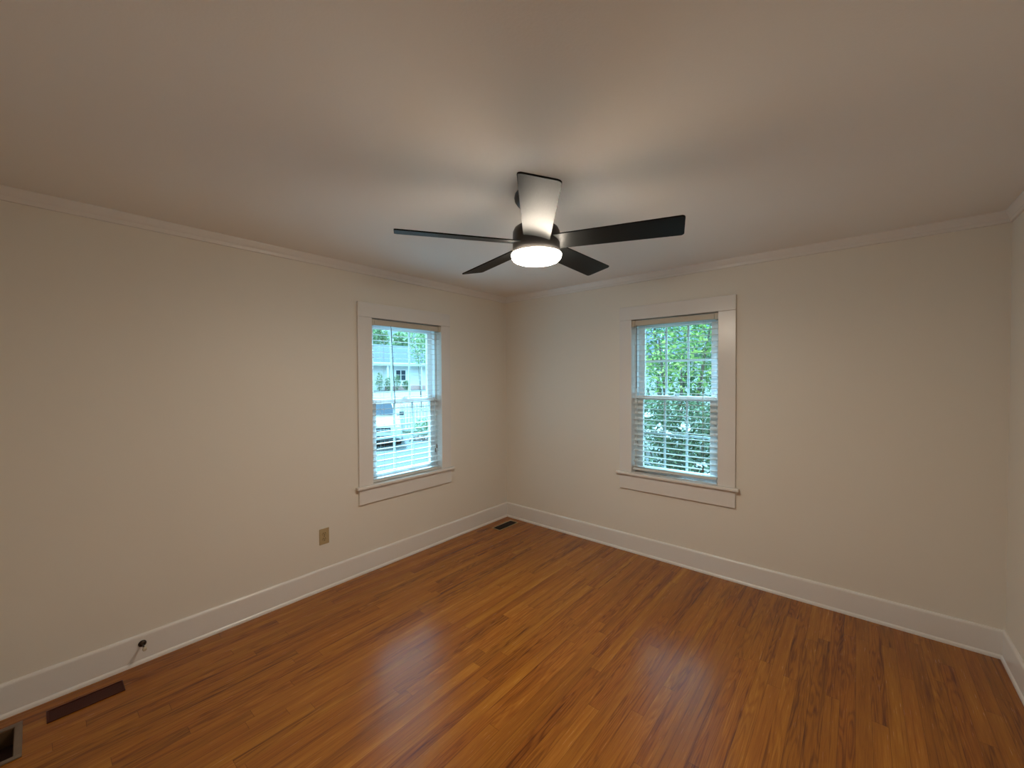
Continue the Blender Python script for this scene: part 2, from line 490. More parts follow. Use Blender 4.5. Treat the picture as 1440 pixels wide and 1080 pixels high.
# ------------------------------------------------------------------ windows
def make_window(name, w, mp):
    a, b, z0, z1, oa, ob, zt, za = [w[k] for k in ('a', 'b', 'z0', 'z1', 'oa', 'ob', 'ztop', 'zap')]
    root = struct_root(name, mp((a + b) / 2, 0, z0))
    def bx(nm, lo, hi, mat, parent=root, bev=0.002):
        mb = MB().box(mp(*lo), mp(*hi), bevel=bev)
        return mb.build(nm, M[mat], parent)
    ct = 0.020
    # casing boards
    bx('side_casing', (oa, 0, z0), (a, ct, z1), 'trim', bev=0.003)
    bx('side_casing', (b, 0, z0), (ob, ct, z1), 'trim', bev=0.003)
    bx('head_casing', (oa, 0, z1 + 0.0006), (ob, ct, zt), 'trim', bev=0.003)
    # stool (inner sill) and apron
    bx('stool', (oa - 0.026, 0, z0 - 0.023), (ob + 0.026, 0.047, z0), 'trim', bev=0.007)
    bx('apron', (oa, 0, za), (ob, ct, z0 - 0.0235), 'trim', bev=0.003)
    # jamb lining
    bx('jamb', (a - JT + 0.0004, -T, z0 - 0.02), (a, 0, z1 + JT - 0.0004), 'trim', bev=0.001)
    bx('jamb', (b, -T, z0 - 0.02), (b + JT - 0.0004, 0, z1 + JT - 0.0004), 'trim', bev=0.001)
    bx('head_jamb', (a, -T, z1), (b, 0, z1 + JT - 0.0004), 'trim', bev=0.001)
    bx('sill', (a, -T - 0.03, z0 - 0.028), (b, -0.0005, z0), 'trim', bev=0.001)
    # vinyl window frame
    fw, g = 0.024, 0.0005
    fr = MB()
    fr.box(mp(a + g, -0.125, z0 + g), mp(a + fw, -0.052, z1 - g), bevel=0.002)
    fr.box(mp(b - g, -0.125, z0 + g), mp(b - fw, -0.052, z1 - g), bevel=0.002)
    fr.box(mp(a + fw, -0.125, z1 - 0.03), mp(b - fw, -0.052, z1 - g), bevel=0.002)
    fr.box(mp(a + fw, -0.125, z0 + g), mp(b - fw, -0.052, z0 + 0.013), bevel=0.002)
    # inner stops and a guide track on both side members
    for s, e_ in ((a + fw, 1), (b - fw, -1)):
        fr.box(mp(s, -0.092, z0 + 0.022), mp(s + e_ * 0.008, -0.088, z1 - 0.03))
    fr.build('frame', M['vinyl'], root)
    zm = z0 + (z1 - z0) * 0.5 - w['dm']
    def sash(nm, n0, n1, za_, zb_, rb, rt_):
        ia, ib = a + fw + 0.001, b - fw - 0.001
        st = 0.051
        mb = MB()
        mb.box(mp(ia, n0, za_), mp(ia + st, n1, zb_), bevel=0.003)
        mb.box(mp(ib, n0, za_), mp(ib - st, n1, zb_), bevel=0.003)
        mb.box(mp(ia + st, n0, za_), mp(ib - st, n1, za_ + rb), bevel=0.003)
        mb.box(mp(ia + st, n0, zb_ - rt_), mp(ib - st, n1, zb_), bevel=0.003)
        s = mb.build(nm, M['vinyl'], root)
        ga, gb, gz0, gz1 = ia + st, ib - st, za_ + rb, zb_ - rt_
        nm_ = (n0 + n1) / 2
        mu = MB()
        for k in (1, 2):
            u = ga + (gb - ga) * k / 3
            mu.box(mp(u - 0.009, nm_ - 0.012, gz0), mp(u + 0.009, nm_ - 0.004, gz1), bevel=0.002)
        zc = (gz0 + gz1) / 2
        mu.box(mp(ga, nm_ - 0.011, zc - 0.009), mp(gb, nm_ - 0.005, zc + 0.009), bevel=0.002)
        mu.build('muntin_grid', M['vinyl'], s)
        MB().box(mp(ga - 0.004, nm_ - 0.002, gz0 - 0.004), mp(gb + 0.004, nm_ + 0.002, gz1 + 0.004)).build('pane', M['glass'], s)
        return s
    sash('upper_sash', -0.121, -0.093, zm - 0.008, z1 - 0.031, 0.034, 0.036)
    lo = sash('lower_sash', -0.087, -0.057, z0 + 0.014, zm + 0.026, 0.040, 0.038)
    # sash lock on the meeting rail
    um = (a + b) / 2
    lk = MB()
    lk.box(mp(um - 0.032, -0.084, zm + 0.026), mp(um + 0.032, -0.060, zm + 0.031), bevel=0.002)
    lk.lathe([(0, 0.016), (0.010, 0.015), (0.012, 0.010), (0.012, 0.0)], mp(um, -0.072, zm + 0.031), 20)
    lk.box(mp(um - 0.004, -0.070, zm + 0.036), mp(um + 0.034, -0.060, zm + 0.043), bevel=0.002)
    lk.build('sash_lock', M['vinyl'], lo, smooth=40)
    return root
make_window('window_1', WIN_L, mapL)
make_window('window_2', WIN_B, mapB)

# ------------------------------------------------------------------ blinds
def make_blind(w, mp0, label, zrail_a, zrail_b, wand, cord_u, cord_z, tassel_n):
    a, b, z0, z1 = w['a'] + 0.006, w['b'] - 0.006, w['z0'], w['z1']
    mp = lambda u, n, z: mp0(u, n + 0.013, z)      # hung close to the room side of the opening
    root = thing('window_blind', mp((a + b) / 2, -0.035, z0), label, 'blind', 'white horizontal blinds in the two windows')
    zt = z1 - 0.011
    zb = zt - 0.044
    hr = MB().box(mp(a + 0.026, -0.060, zb + 0.004), mp(b - 0.026, -0.016, zt), bevel=0.002)
    hr.build('headrail', M['slat'], root)
    va = MB().box(mp(a + 0.024, -0.014, zb), mp(b - 0.024, -0.006, zt), bevel=0.002)
    va.box(mp(a + 0.024, -0.0065, zb + 0.010), mp(b - 0.024, -0.004, zt - 0.010), bevel=0.001)
    v = va.build('valance', M['headrail'], root); v['label'] = 'tan valance strip'
    for u0, u1 in ((a - 0.005, a + 0.022), (b + 0.005, b - 0.022)):
        br = MB().box(mp(u0, -0.060, zb - 0.003), mp(u1, -0.003, zt + 0.003), bevel=0.002)
        br.box(mp(u0 + (u1 - u0) * 0.3, -0.003, zb + 0.012), mp(u0 + (u1 - u0) * 0.8, -0.001, zt - 0.012), bevel=0.0008)
        br.build('bracket', M['headrail'], root)
    # slats: copies of one crowned slat
    nslat, pitch = 27, 0.0440
    zs0 = zb - 0.026
    first = None
    tilt = (zrail_b - zrail_a)
    def slat_mesh():
        mb = MB()
        top, bot = [], []
        K = 6
        for i in range(K + 1):
            t = i / K
            n = -0.060 + 0.050 * t
            zc = 0.0014 * (1 - (2 * t - 1) ** 2)
            top.append((n, zc + 0.0009)); bot.append((n, zc - 0.0009))
        prof = top + bot[::-1]
        mb.prism(None, [mp(a + 0.004, n, zs0 + z) for n, z in prof], [mp(b - 0.004, n, zs0 + z) for n, z in prof])
        return mb
    bottom = (zrail_a + zrail_b) / 2 + z0
    pitch = (zs0 - bottom - 0.022) / (nslat - 1)
    ax = Vector(mp(1, 0, 0)) - Vector(mp(0, 0, 0))
    for i in range(nslat):
        if first is None:
            first = slat_mesh().build('slat', M['slat'], root, smooth=50)
            o = first
        else:
            o = clone(first, root, (0, 0, -pitch * i))
    # bottom rail, a little out of level
    pr = [(-0.062, 0), (-0.062, 0.014), (-0.058, 0.018), (-0.012, 0.018), (-0.008, 0.014), (-0.008, 0)]
    MB().prism(None, [mp(a + 0.003, n, z0 + zrail_a + z) for n, z in pr], [mp(b - 0.003, n, z0 + zrail_b + z) for n, z in pr]).build('bottom_rail', M['slat'], root)
    # ladder cords
    for u in (a + 0.105, b - 0.105):
        zl = z0 + zrail_a + (zrail_b - zrail_a) * (u - a) / (b - a) + 0.016
        mb = MB()
        for n in (-0.0615, -0.0085):
            mb.tube([mp(u, n, zb), mp(u, n, zl)], 0.0009, 6)
        mb.build('ladder_cord', M['cord'], root)
    # tilt wand
    (u0, zw0), (u1, zw1) = wand
    wd = MB()
    wd.tube([mp(u0, -0.002, zb + 0.004), mp(u0, 0.004, zb - 0.012), mp(u0, 0.005, zb - 0.020)], 0.0016, 8)
    wd.tube([mp(u0, 0.005, zb - 0.018), mp(u0 + (u1 - u0) * 0.3, 0.006, zw0 + (zw1 - zw0) * 0.3), mp(u1, 0.006, zw1 + 0.05), mp(u1, 0.006, zw1)], [0.0030, 0.0032, 0.0036, 0.0030], 6)
    wd.build('tilt_wand', M['wand'], root, smooth=40)
    # lift cords with tassels
    for k, (du, dz) in enumerate(((0.0, 0.0), (0.016, 0.035))[:tassel_n]):
        u = cord_u + du
        zc = cord_z + dz
        cd = MB().tube([mp(u, -0.003, zb + 0.006), mp(u, 0.002, zb - 0.02), mp(u - 0.002, 0.003, (zb + zc) / 2), mp(u, 0.003, zc)], 0.0012, 6).build('lift_cord', M['cord'], root, smooth=60)
        MB().lathe([(0, 0.002), (0.0035, 0.0), (0.0055, -0.018), (0.007, -0.034), (0.0055, -0.038), (0, -0.038)], mp(u, 0.003, zc), 12).build('tassel', M['tassel'], cd, smooth=40)
    return root

make_blind(WIN_L, mapL, 'white slatted blind with tan valance in the left window facing the parked car', 0.007, 0.005, ((-1.480, 1.95), (-1.452, 1.335)), -1.020, 0.905, 2)
make_blind(WIN_B, mapB, 'white slatted blind with tan valance in the right window facing green shrubs', 0.024, 0.038, ((1.522, 1.95), (1.522, 1.455)), 2.066, 0.84, 1)

# ------------------------------------------------------------------ ceiling fan
FC = Vector((1.8427, -1.8921, 0))
fan = thing('ceiling_fan', (FC.x, FC.y, H), 'black five-blade ceiling fan with lit round lamp hanging from ceiling', 'ceiling fan')
can = MB().lathe([(0, H - 0.0005), (0.076, H - 0.0005), (0.076, H - 0.014), (0.088, H - 0.020), (0.099, H - 0.034), (0.1015, H - 0.048), (0.099, H - 0.062), (0.088, H - 0.078), (0.066, H - 0.092), (0.036, H - 0.099), (0.018, H - 0.101), (0, H - 0.101)], (FC.x, FC.y, 0), 64)
can.build('canopy', M['fan'], fan, smooth=50)
MB().lathe([(0, H - 0.09), (0.017, H - 0.09), (0.017, 2.27), (0.030, 2.262), (0.030, 2.25), (0, 2.25)], (FC.x, FC.y, 0), 32).build('downrod', M['fan'], fan, smooth=40)
MB().lathe([(0, 2.262), (0.062, 2.262), (0.088, 2.258), (0.102, 2.248), (0.109, 2.232), (0.110, 2.218), (0.110, 2.152), (0.110, 2.134), (0.1085, 2.129), (0.0, 2.129)], (FC.x, FC.y, 0), 72).build('motor_housing', M['fan'], fan, smooth=40)
lens = MB().lathe([(0, 2.1288), (0.1172, 2.1288), (0.1166, 2.122), (0.1140, 2.112), (0.1070, 2.1035), (0.096, 2.0985), (0.07, 2.094), (0.035, 2.0925), (0, 2.092)], (FC.x, FC.y, 0), 72).build('lamp_lens', M['lens'], fan, smooth=60)
lens['label'] = 'glowing white lens'

def blade_mesh():
    r0, r1, w0, w1, th, cr_ = 0.085, 0.640, 0.060, 0.0725, 0.006, 0.014
    pts = [(r0, -w0)]
    for k in range(6):
        t = -math.pi / 2 + (math.pi / 2) * k / 5
        pts.append((r1 - cr_ + cr_ * math.cos(t), -w1 + cr_ + cr_ * math.sin(t)))
    for k in range(6):
        t = (math.pi / 2) * k / 5
        pts.append((r1 - cr_ + cr_ * math.cos(t), w1 - cr_ + cr_ * math.sin(t)))
    pts.append((r0, w0))
    mb = MB()
    mb.prism(None, [(x, y, -th / 2) for x, y in pts], [(x, y, th / 2) for x, y in pts])
    bmesh.ops.bevel(mb.bm, geom=[e for e in mb.bm.edges if abs(e.verts[0].co.z - e.verts[1].co.z) < 1e-6 and len(e.link_faces) == 2], offset=0.0012, segments=2, affect='EDGES')
    return mb
bm_ = blade_mesh()
blade0 = bm_.build('blade', M['blade'], None, smooth=35)
TH0, BZ, BPITCH = -0.9111, 2.181, math.radians(12.5)
for k in range(5):
    o = blade0 if k == 0 else clone(blade0)
    o.parent = fan
    o.rotation_mode = 'XYZ'
    # pitched about its own axis (counter-clockwise side hangs lower), then turned round the hub
    o.rotation_euler = (-BPITCH, 0, TH0 + k * 2 * math.pi / 5)
    o.location = (0, 0, BZ - H)

# ------------------------------------------------------------------ outlet on the left wall
oy, oz = -2.0525, 0.391
ot = thing('wall_outlet', (0, oy, oz), 'almond duplex outlet on the left wall below the left window', 'outlet')
MB().box((0.0002, oy - 0.0355, oz - 0.0575), (0.0055, oy + 0.0355, oz + 0.0575), bevel=0.002, seg=3).build('cover_plate', M['outlet'], ot)
for dz in (0.0195, -0.0195):
    rc = MB().lathe([(0, 0.003), (0.0165, 0.003), (0.0172, 0.0022), (0.0172, 0)], (0, 0, 0), 32)
    rc.bm.transform(Matrix.Translation((0.0052, oy, oz + dz)) @ Matrix.Rotation(math.pi / 2, 4, 'Y') @ Matrix.Scale(0.84, 4, (1, 0, 0)))
    r_ = rc.build('receptacle', M['outlet2'], ot, smooth=40)
    sl = MB().box((0.0078, oy - 0.0078, oz + dz + 0.0005), (0.0085, oy - 0.0052, oz + dz + 0.0095))
    sl.box((0.0078, oy + 0.0052, oz + dz + 0.0015), (0.0085, oy + 0.0078, oz + dz + 0.0095))
    sl.lathe([(0, 0.0004), (0.003, 0.0004), (0.003, -0.0004)], (0, 0, 0), 14)
    sl.bm.verts.ensure_lookup_table()
    vs = [v for v in sl.bm.verts if v.co.length < 0.01]
    bmesh.ops.transform(sl.bm, matrix=Matrix.Translation((0.0082, oy, oz + dz - 0.0075)) @ Matrix.Rotation(math.pi / 2, 4, 'Y'), verts=vs)
    sl.build('slots', M['slot'], r_)
sc_ = MB().lathe([(0, 0.0015), (0.0025, 0.001), (0.0032, 0)], (0, 0, 0), 16)
sc_.bm.transform(Matrix.Translation((0.0055, oy, oz)) @ Matrix.Rotation(math.pi / 2, 4, 'Y'))
sc_.build('screw', M['slot'], ot)

# ------------------------------------------------------------------ door stop on the left baseboard
dy, dz_ = -3.060, 0.108
ds = thing('door_stop', (0.013, dy, dz_), 'dark bronze door stop with pale tip projecting from the left baseboard', 'door stop')
def xlathe(prof, n=28):
    mb = MB().lathe(prof, (0, 0, 0), n)
    mb.bm.transform(Matrix.Translation((0.0132, dy, dz_)) @ Matrix.Rotation(math.pi / 2, 4, 'Y'))
    return mb
xlathe([(0, 0), (0.0175, 0), (0.0175, 0.003), (0.015, 0.006), (0.009, 0.010), (0, 0.010)]).build('base_plate', M['bronze'], ds, smooth=40)
xlathe([(0, 0.009), (0.006, 0.009), (0.005, 0.014), (0.0042, 0.030), (0.0042, 0.064), (0.006, 0.066), (0, 0.066)]).build('stem', M['bronze'], ds, smooth=40)
xlathe([(0, 0.065), (0.0085, 0.065), (0.0095, 0.070), (0.0095, 0.078), (0.007, 0.083), (0, 0.084)]).build('tip', M['rubber'], ds, smooth=40)['label'] = 'pale rubber tip'

# ------------------------------------------------------------------ floor registers
def register(x0, x1, y0, y1, label, fm, gm, fw=0.014, nl=2, pitch=0.012, hh=0.0042):
    root = thing('floor_register', ((x0 + x1) / 2, (y0 + y1) / 2, 0), label, 'floor vent')
    fr = MB()
    h = 0.005
    for a_, b_ in [((x0, y0), (x0 + fw, y1)), ((x1 - fw, y0), (x1, y1)), ((x0 + fw, y0), (x1 - fw, y0 + fw)), ((x0 + fw, y1 - fw), (x1 - fw, y1))]:
        fr.box((*a_, 0.0003), (*b_, h), bevel=0.0015)
    f = fr.build('frame', M[fm], root)
    g = MB().box((x0 + fw, y0 + fw, 0.0003), (x1 - fw, y1 - fw, 0.0012))
    n = max(6, int((y1 - y0 - 2 * fw) / pitch))
    for i in range(n):
        yc = y0 + fw + (y1 - y0 - 2 * fw) * (i + 0.5) / n
        g.box((x0 + fw, yc - pitch * 0.36 if hh < 0.004 else yc - 0.0016, 0.0012), (x1 - fw, yc + pitch * 0.36 if hh < 0.004 else yc + 0.0016, hh))
    for j in range(1, nl):
        xc = x0 + fw + (x1 - x0 - 2 * fw) * j / nl
        g.box((xc - 0.002, y0 + fw, 0.0012), (xc + 0.002, y1 - fw, 0.0045))
    g.build('louver_grille', M[gm], root)
    return root
register(0.128, 0.243, -0.388, -0.090, 'small floor register with brass rim near the far corner of the room', 'brass', 'grille', 0.011)
register(0.110, 0.212, -3.410, -3.150, 'flat dark brown floor register beside the left baseboard below the door stop', 'vent_brown', 'vent_brown', 0.007, 1, 0.0055, 0.0026)
fv = thing('floor_vent', (0.241, -3.62, 0), 'open floor vent with worn frame and dark duct at lower left picture edge', 'floor vent')
fr = MB()
X0, X1, Y0, Y1 = 0.106, 0.374, -3.768, -3.480
for a_, b_ in [((X0, Y0), (VH[0], Y1)), ((VH[1], Y0), (X1, Y1)), ((VH[0], Y0), (VH[1], VH[2])), ((VH[0], VH[3]), (VH[1], Y1))]:
    fr.box((*a_, 0.0003), (*b_, 0.006), bevel=0.0015)
fr.build('frame', M['vent_frame'], fv)
d = MB()
e0 = 0.0005
x0, x1, y0, y1 = VH[0] + e0, VH[1] - e0, VH[2] + e0, VH[3] - e0
for a_, b_ in [((x0, y0), (x0 + 0.002, y1)), ((x1 - 0.002, y0), (x1, y1)), ((x0 + 0.002, y0), (x1 - 0.002, y0 + 0.002)), ((x0 + 0.002, y1 - 0.002), (x1 - 0.002, y1))]:
    d.box((*a_, -0.072), (*b_, 0.0002))
d.build('duct_wall', M['duct'], fv)
MB().box((x0 + 0.002, y0 + 0.002, -0.072), (x1 - 0.002, y1 - 0.002, -0.068)).build('damper', M['duct_dark'], fv)

# ------------------------------------------------------------------ outdoors
GZ = -1.10
# ground: level yard by the house, rising gently beyond the fence
def ground_z(x):
    if x > -18: return GZ
    if x > -36: return GZ + (x + 18) / (-18) * 1.2
    return GZ + 1.2
g = MB()
xs = [70, -7, -18, -22, -28, -36, -46, -120]
for xa, xb in zip(xs, xs[1:]):
    g.poly([(xa, -60, ground_z(xa)), (xa, 110, ground_z(xa)), (xb, 110, ground_z(xb)), (xb, -60, ground_z(xb))])
bmesh.ops.remove_doubles(g.bm, verts=g.bm.verts, dist=1e-4)
struct(g.build('ground', M['street']))
dv = MB().box((-14.6, 0.2, GZ - 0.05), (-1.2, 9.4, GZ + 0.012))
struct(dv.build('driveway', M['concrete']))
struct(MB().box((-1.1, 0.2, GZ - 0.05), (9.0, 10.9, GZ + 0.012)).build('lawn', M['grass']))  # lawn added here to dim the right window's reflection on the floor

def leaves(mb, pts, size, rnd, droop=0.3, aspect=0.45):
    for p in pts:
        s = size * rnd.uniform(0.65, 1.3)
        d = Vector((rnd.gauss(0, 1), rnd.gauss(0, 1), rnd.gauss(-droop, 0.7)))
        if d.length < 1e-3: continue
        d.normalize()
        sd = d.cross(Vector((rnd.gauss(0, 1), rnd.gauss(0, 1), rnd.gauss(0, 1))))
        if sd.length < 1e-3: continue
        sd.normalize()
        nn = d.cross(sd)
        p = Vector(p)
        b0 = mb.bm.verts.new(p)
        l1 = mb.bm.verts.new(p + d * s * 0.45 + sd * s * aspect * 0.5 + nn * s * 0.06)
        r1 = mb.bm.verts.new(p + d * s * 0.45 - sd * s * aspect * 0.5 + nn * s * 0.06)
        t1 = mb.bm.verts.new(p + d * s)
        mb.bm.faces.new([b0, l1, t1]); mb.bm.faces.new([b0, t1, r1])

def blob(rnd, c, r, n, shell=0.45):
    out = []
    for _ in range(n):
        v = Vector((rnd.gauss(0, 1), rnd.gauss(0, 1), rnd.gauss(0, 1))).normalized()
        k = shell + (1 - shell) * rnd.random() ** 0.6
        out.append((c[0] + v.x * r[0] * k, c[1] + v.y * r[1] * k, c[2] + v.z * r[2] * k))
    return out

def plant(name, label, cat, base, blobs, size, n, mat, seed, trunk=0.05, group=None, aspect=0.45, fol='foliage'):
    rnd = random.Random(seed)
    root = thing(name, base, label, cat, group)
    tb = MB()
    bs = Vector(base)
    top = max(b_[0][2] for b_ in blobs)
    for i, (c, r) in enumerate(blobs):
        c = Vector(c)
        mid = bs.lerp(c, 0.5) + Vector((rnd.uniform(-.1, .1), rnd.uniform(-.1, .1), 0.1)) * min(1.0, r[0])
        tb.tube([bs + Vector((rnd.uniform(-1, 1) * trunk, rnd.uniform(-1, 1) * trunk, 0)), mid, c], [trunk, trunk * 0.7, trunk * 0.25], 7)
    tb.build('stem', M['bark'], root, smooth=60)
    mb = MB()
    tot = sum(r[0] * r[1] + r[1] * r[2] + r[0] * r[2] for _, r in blobs)
    for c, r in blobs:
        share = (r[0] * r[1] + r[1] * r[2] + r[0] * r[2]) / tot
        leaves(mb, blob(rnd, c, r, int(n * share)), size, rnd, aspect=aspect)
    mb.bm.normal_update()
    me = bpy.data.meshes.new(fol)
    mb.bm.transform(Matrix.Translation(-bs)); mb.bm.to_mesh(me); mb.bm.free()
    me.materials.append(M[mat])
    o = bpy.data.objects.new(fol, me); col.objects.link(o); o.parent = root
    return root

# --- shrubs and trees seen through the right window
plant('garden_tree', 'leafy yellow-green tree outside the upper half of the right window', 'tree', (0.35, 4.6, GZ),
      [((0.1, 4.3, 2.3), (1.0, 0.9, 0.75)), ((1.0, 4.5, 2.7), (0.9, 0.8, 0.7)), ((0.55, 4.2, 1.75), (0.8, 0.7, 0.55)), ((1.6, 4.8, 2.2), (0.7, 0.7, 0.6))],
      0.105, 2300, 'leaf_light', 11, 0.06)
plant('garden_shrub', 'dense dark green shrub outside the lower half of the right window', 'shrub', (0.9, 3.1, GZ),
      [((0.45, 3.0, 0.35), (0.75, 0.6, 0.85)), ((1.2, 3.1, 0.25), (0.75, 0.6, 0.85)), ((0.85, 3.2, 0.75), (0.8, 0.55, 0.55)), ((1.75, 3.2, 0.2), (0.6, 0.6, 0.75))],
      0.072, 9500, 'leaf_dark', 12, 0.04)
plant('backdrop_tree', 'mid green tree behind the shrub outside the right window', 'tree', (-0.9, 7.6, GZ),
      [((-1.4, 7.5, 1.2), (1.3, 1.0, 1.2)), ((-0.2, 7.6, 2.4), (1.3, 1.0, 1.1)), ((0.5, 7.8, 1.0), (1.2, 1.0, 1.1)), ((-1.3, 7.6, 3.6), (1.2, 1.0, 0.9))],
      0.12, 6500, 'leaf_mid', 13, 0.08)
# blossom on the dark shrub: lies among its leaves, part of the shrub
shrub = [o for o in bpy.data.objects if o.name.startswith('garden_shrub')][0]
rnd = random.Random(5)
mb = MB()
for c in [(0.55, 2.52, 0.75), (0.95, 2.5, 0.72), (1.15, 2.5, 0.85), (1.35, 2.52, 0.35), (1.5, 2.5, 0.25), (0.35, 2.5, 0.5), (0.8, 2.5, 0.8), (0.6, 2.5, 1.0)]:
    leaves(mb, blob(rnd, c, (0.09, 0.06, 0.05), 16), 0.05, rnd, aspect=0.8)
me = bpy.data.meshes.new('blossom'); mb.bm.transform(Matrix.Translation(-Vector(shrub.location))); mb.bm.to_mesh(me); mb.bm.free()
me.materials.append(M['petal'])
o = bpy.data.objects.new('blossom', me); col.objects.link(o); o.parent = shrub; o['label'] = 'white blossom'
# white neighbouring house behind those trees
hs = thing('house', (-2.0, 12.5, GZ), 'white sided house partly hidden by trees outside the right window', 'house')
MB().box((-7.5, 11.0, GZ), (4.5, 16.0, GZ + 3.4)).build('wall', M['siding'], hs)
rf = MB(); 
rf.prism(None, [(-8.0, 10.5, GZ + 3.4), (-8.0, 16.5, GZ + 3.4), (-8.0, 13.5, GZ + 5.2)], [(5.0, 10.5, GZ + 3.4), (5.0, 16.5, GZ + 3.4), (5.0, 13.5, GZ + 5.2)])
rf.build('roof', M['roof'], hs)

# --- car in the driveway, seen through the left window
front = Vector((-10.673, 4.853, -1.068))
back = Vector((-0.8553, 0.5182, 0))     # it points at the house
car = thing('car', (front.x, front.y, GZ + 0.012), 'white car parked on the driveway outside the left window', 'car')
car.rotation_euler = (0, 0, math.atan2(-back.y, -back.x))
def cp(fx, sy, z):          # fx metres back from the front bumper, sy metres to the car's left, z above ground
    return (-fx, sy, z)
def car_part(mb, name, mat, parent=None, smooth=None):
    return mb.build(name, mat, parent or car, (0, 0, 0), smooth)
def loft(secs):
    """secs: list of closed outlines (same point count)"""
    mb = MB()
    rings = [[mb.bm.verts.new(p) for p in s] for s in secs]
    n = len(rings[0])
    for r0, r1 in zip(rings, rings[1:]):
        for k in range(n):
            mb.bm.faces.new([r0[k], r0[(k + 1) % n], r1[(k + 1) % n], r1[k]])
    mb.bm.faces.new(rings[0][::-1]); mb.bm.faces.new(rings[-1])
    return mb
def body_sec(fx, hw, zlo, zhi, rnd_=0.12):
    return [cp(fx, -hw, zlo), cp(fx, -hw - 0.0, (zlo + zhi) / 2), cp(fx, -hw + 0.03, zhi - rnd_), cp(fx, -hw + 0.16, zhi), cp(fx, hw - 0.16, zhi), cp(fx, hw - 0.03, zhi - rnd_), cp(fx, hw, (zlo + zhi) / 2), cp(fx, hw, zlo)]
bd = loft([body_sec(0.0, 0.80, 0.36, 0.80), body_sec(0.10, 0.88, 0.28, 0.92), body_sec(0.5, 0.92, 0.25, 1.0), body_sec(1.15, 0.93, 0.25, 1.06), body_sec(2.6, 0.93, 0.25, 1.08), body_sec(4.0, 0.92, 0.27, 1.08), body_sec(4.5, 0.86, 0.36, 1.0)])
bd.build('body', M['car'], car, (0, 0, 0), 40)
def cab_sec(fx, hb, ht, z0_, z1_):
    return [cp(fx, -hb, z0_), cp(fx, -ht, z1_ - 0.06), cp(fx, -ht + 0.12, z1_), cp(fx, ht - 0.12, z1_), cp(fx, ht, z1_ - 0.06), cp(fx, hb, z0_)]
loft([cab_sec(1.15, 0.80, 0.78, 1.03, 1.10), cab_sec(1.95, 0.84, 0.66, 1.05, 1.60), cab_sec(2.6, 0.85, 0.68, 1.05, 1.66), cab_sec(3.9, 0.85, 0.66, 1.05, 1.62), cab_sec(4.4, 0.80, 0.62, 1.05, 1.20)]).build('cabin', M['car'], car, (0, 0, 0), 40)
ws = MB(); 
ws.prism(None, [cp(1.20, -0.72, 1.115), cp(1.20, 0.72, 1.115), cp(1.875, 0.585, 1.555), cp(1.875, -0.585, 1.555)], [cp(1.17, -0.72, 1.14), cp(1.17, 0.72, 1.14), cp(1.845, 0.585, 1.58), cp(1.845, -0.585, 1.58)])
ws.build('windshield', M['darkglass'], car, (0, 0, 0))
MB().box(cp(-0.012, -0.50, 0.60), cp(0.1, 0.50, 0.76), bevel=0.01).build('grille', M['black'], car, (0, 0, 0))
MB().box(cp(-0.022, -0.46, 0.665), cp(0.0, 0.46, 0.695), bevel=0.005).build('chrome_bar', M['chrome'], car, (0, 0, 0))
MB().box(cp(-0.04, -0.70, 0.33), cp(0.2, 0.70, 0.47), bevel=0.02).build('bumper_intake', M['black'], car, (0, 0, 0))
for s in (-1, 1):
    MB().box(cp(-0.01, s * 0.54, 0.66), cp(0.3, s * 0.83, 0.80), bevel=0.03, seg=3).build('headlight', M['lampglass'], car, (0, 0, 0))
    mr = MB().box(cp(1.50, s * 0.90, 1.08), cp(1.62, s * 1.08, 1.24), bevel=0.03, seg=3)
    mr.box(cp(1.54, s * 0.80, 1.08), cp(1.60, s * 0.92, 1.12), bevel=0.01)
    mr.build('mirror', M['black'], car, (0, 0, 0))
    for fx in (0.85, 3.6):
        wl = MB().lathe([(0, -0.11), (0.24, -0.11), (0.33, -0.09), (0.34, -0.05), (0.34, 0.05), (0.33, 0.09), (0.24, 0.11), (0, 0.11)], (0, 0, 0), 32)
        c_ = cp(fx, s * 0.83, 0.34)
        wl.bm.transform(Matrix.Translation(c_) @ Matrix.Rotation(math.pi / 2, 4, 'X'))
        w_ = wl.build('wheel', M['black'], car, (0, 0, 0), 40)
        rm = MB().lathe([(0, 0.006), (0.05, 0.012), (0.19, 0.004), (0.21, 0.012), (0.22, 0.0)], (0, 0, 0), 28)
        rm.bm.transform(Matrix.Translation((c_[0], c_[1] + s * 0.108, c_[2])) @ Matrix.Rotation(-s * math.pi / 2, 4, 'X'))
        rm.build('rim', M['chrome'], w_, (0, 0, 0))

# --- white picket fence behind the car
f0 = Vector((-14.160, 8.242, 1.241)); f0.z = GZ + 0.015
fdir = Vector((0.7622, 0.6474, 0))        # the way the fence runs
fnrm = Vector((-0.6474, 0.7622, 0))       # away from the room
fence = thing('picket_fence', f0, 'white picket fence beyond the driveway behind the car', 'fence')
fence.rotation_euler = (0, 0, math.atan2(fdir.y, fdir.x))
O0 = (0, 0, 0)
NP, SP, FH = 46, 0.157, 1.36
first = None
for i in range(NP):
    if first is None:
        out = [(-0.048, 0.03), (0.048, 0.03), (0.048, FH - 0.07), (0, FH), (-0.048, FH - 0.07)]
        pk = MB().prism(None, [(x + 0.05, -0.01, z) for x, z in out], [(x + 0.05, 0.01, z) for x, z in out])
        first = pk.build('picket', M['fence'], fence, O0)
    else:
        clone(first, fence, (SP * i, 0, 0))
for z in (0.28, 1.06):
    MB().box((-0.02, 0.011, z), (NP * SP, 0.05, z + 0.085), bevel=0.004).build('rail', M['fence'], fence, O0)
for k in range(4):
    MB().box((0.02 + k * 2.36, 0.051, 0.0), (0.12 + k * 2.36, 0.151, FH - 0.06), bevel=0.006).build('post', M['fence'], fence, O0)
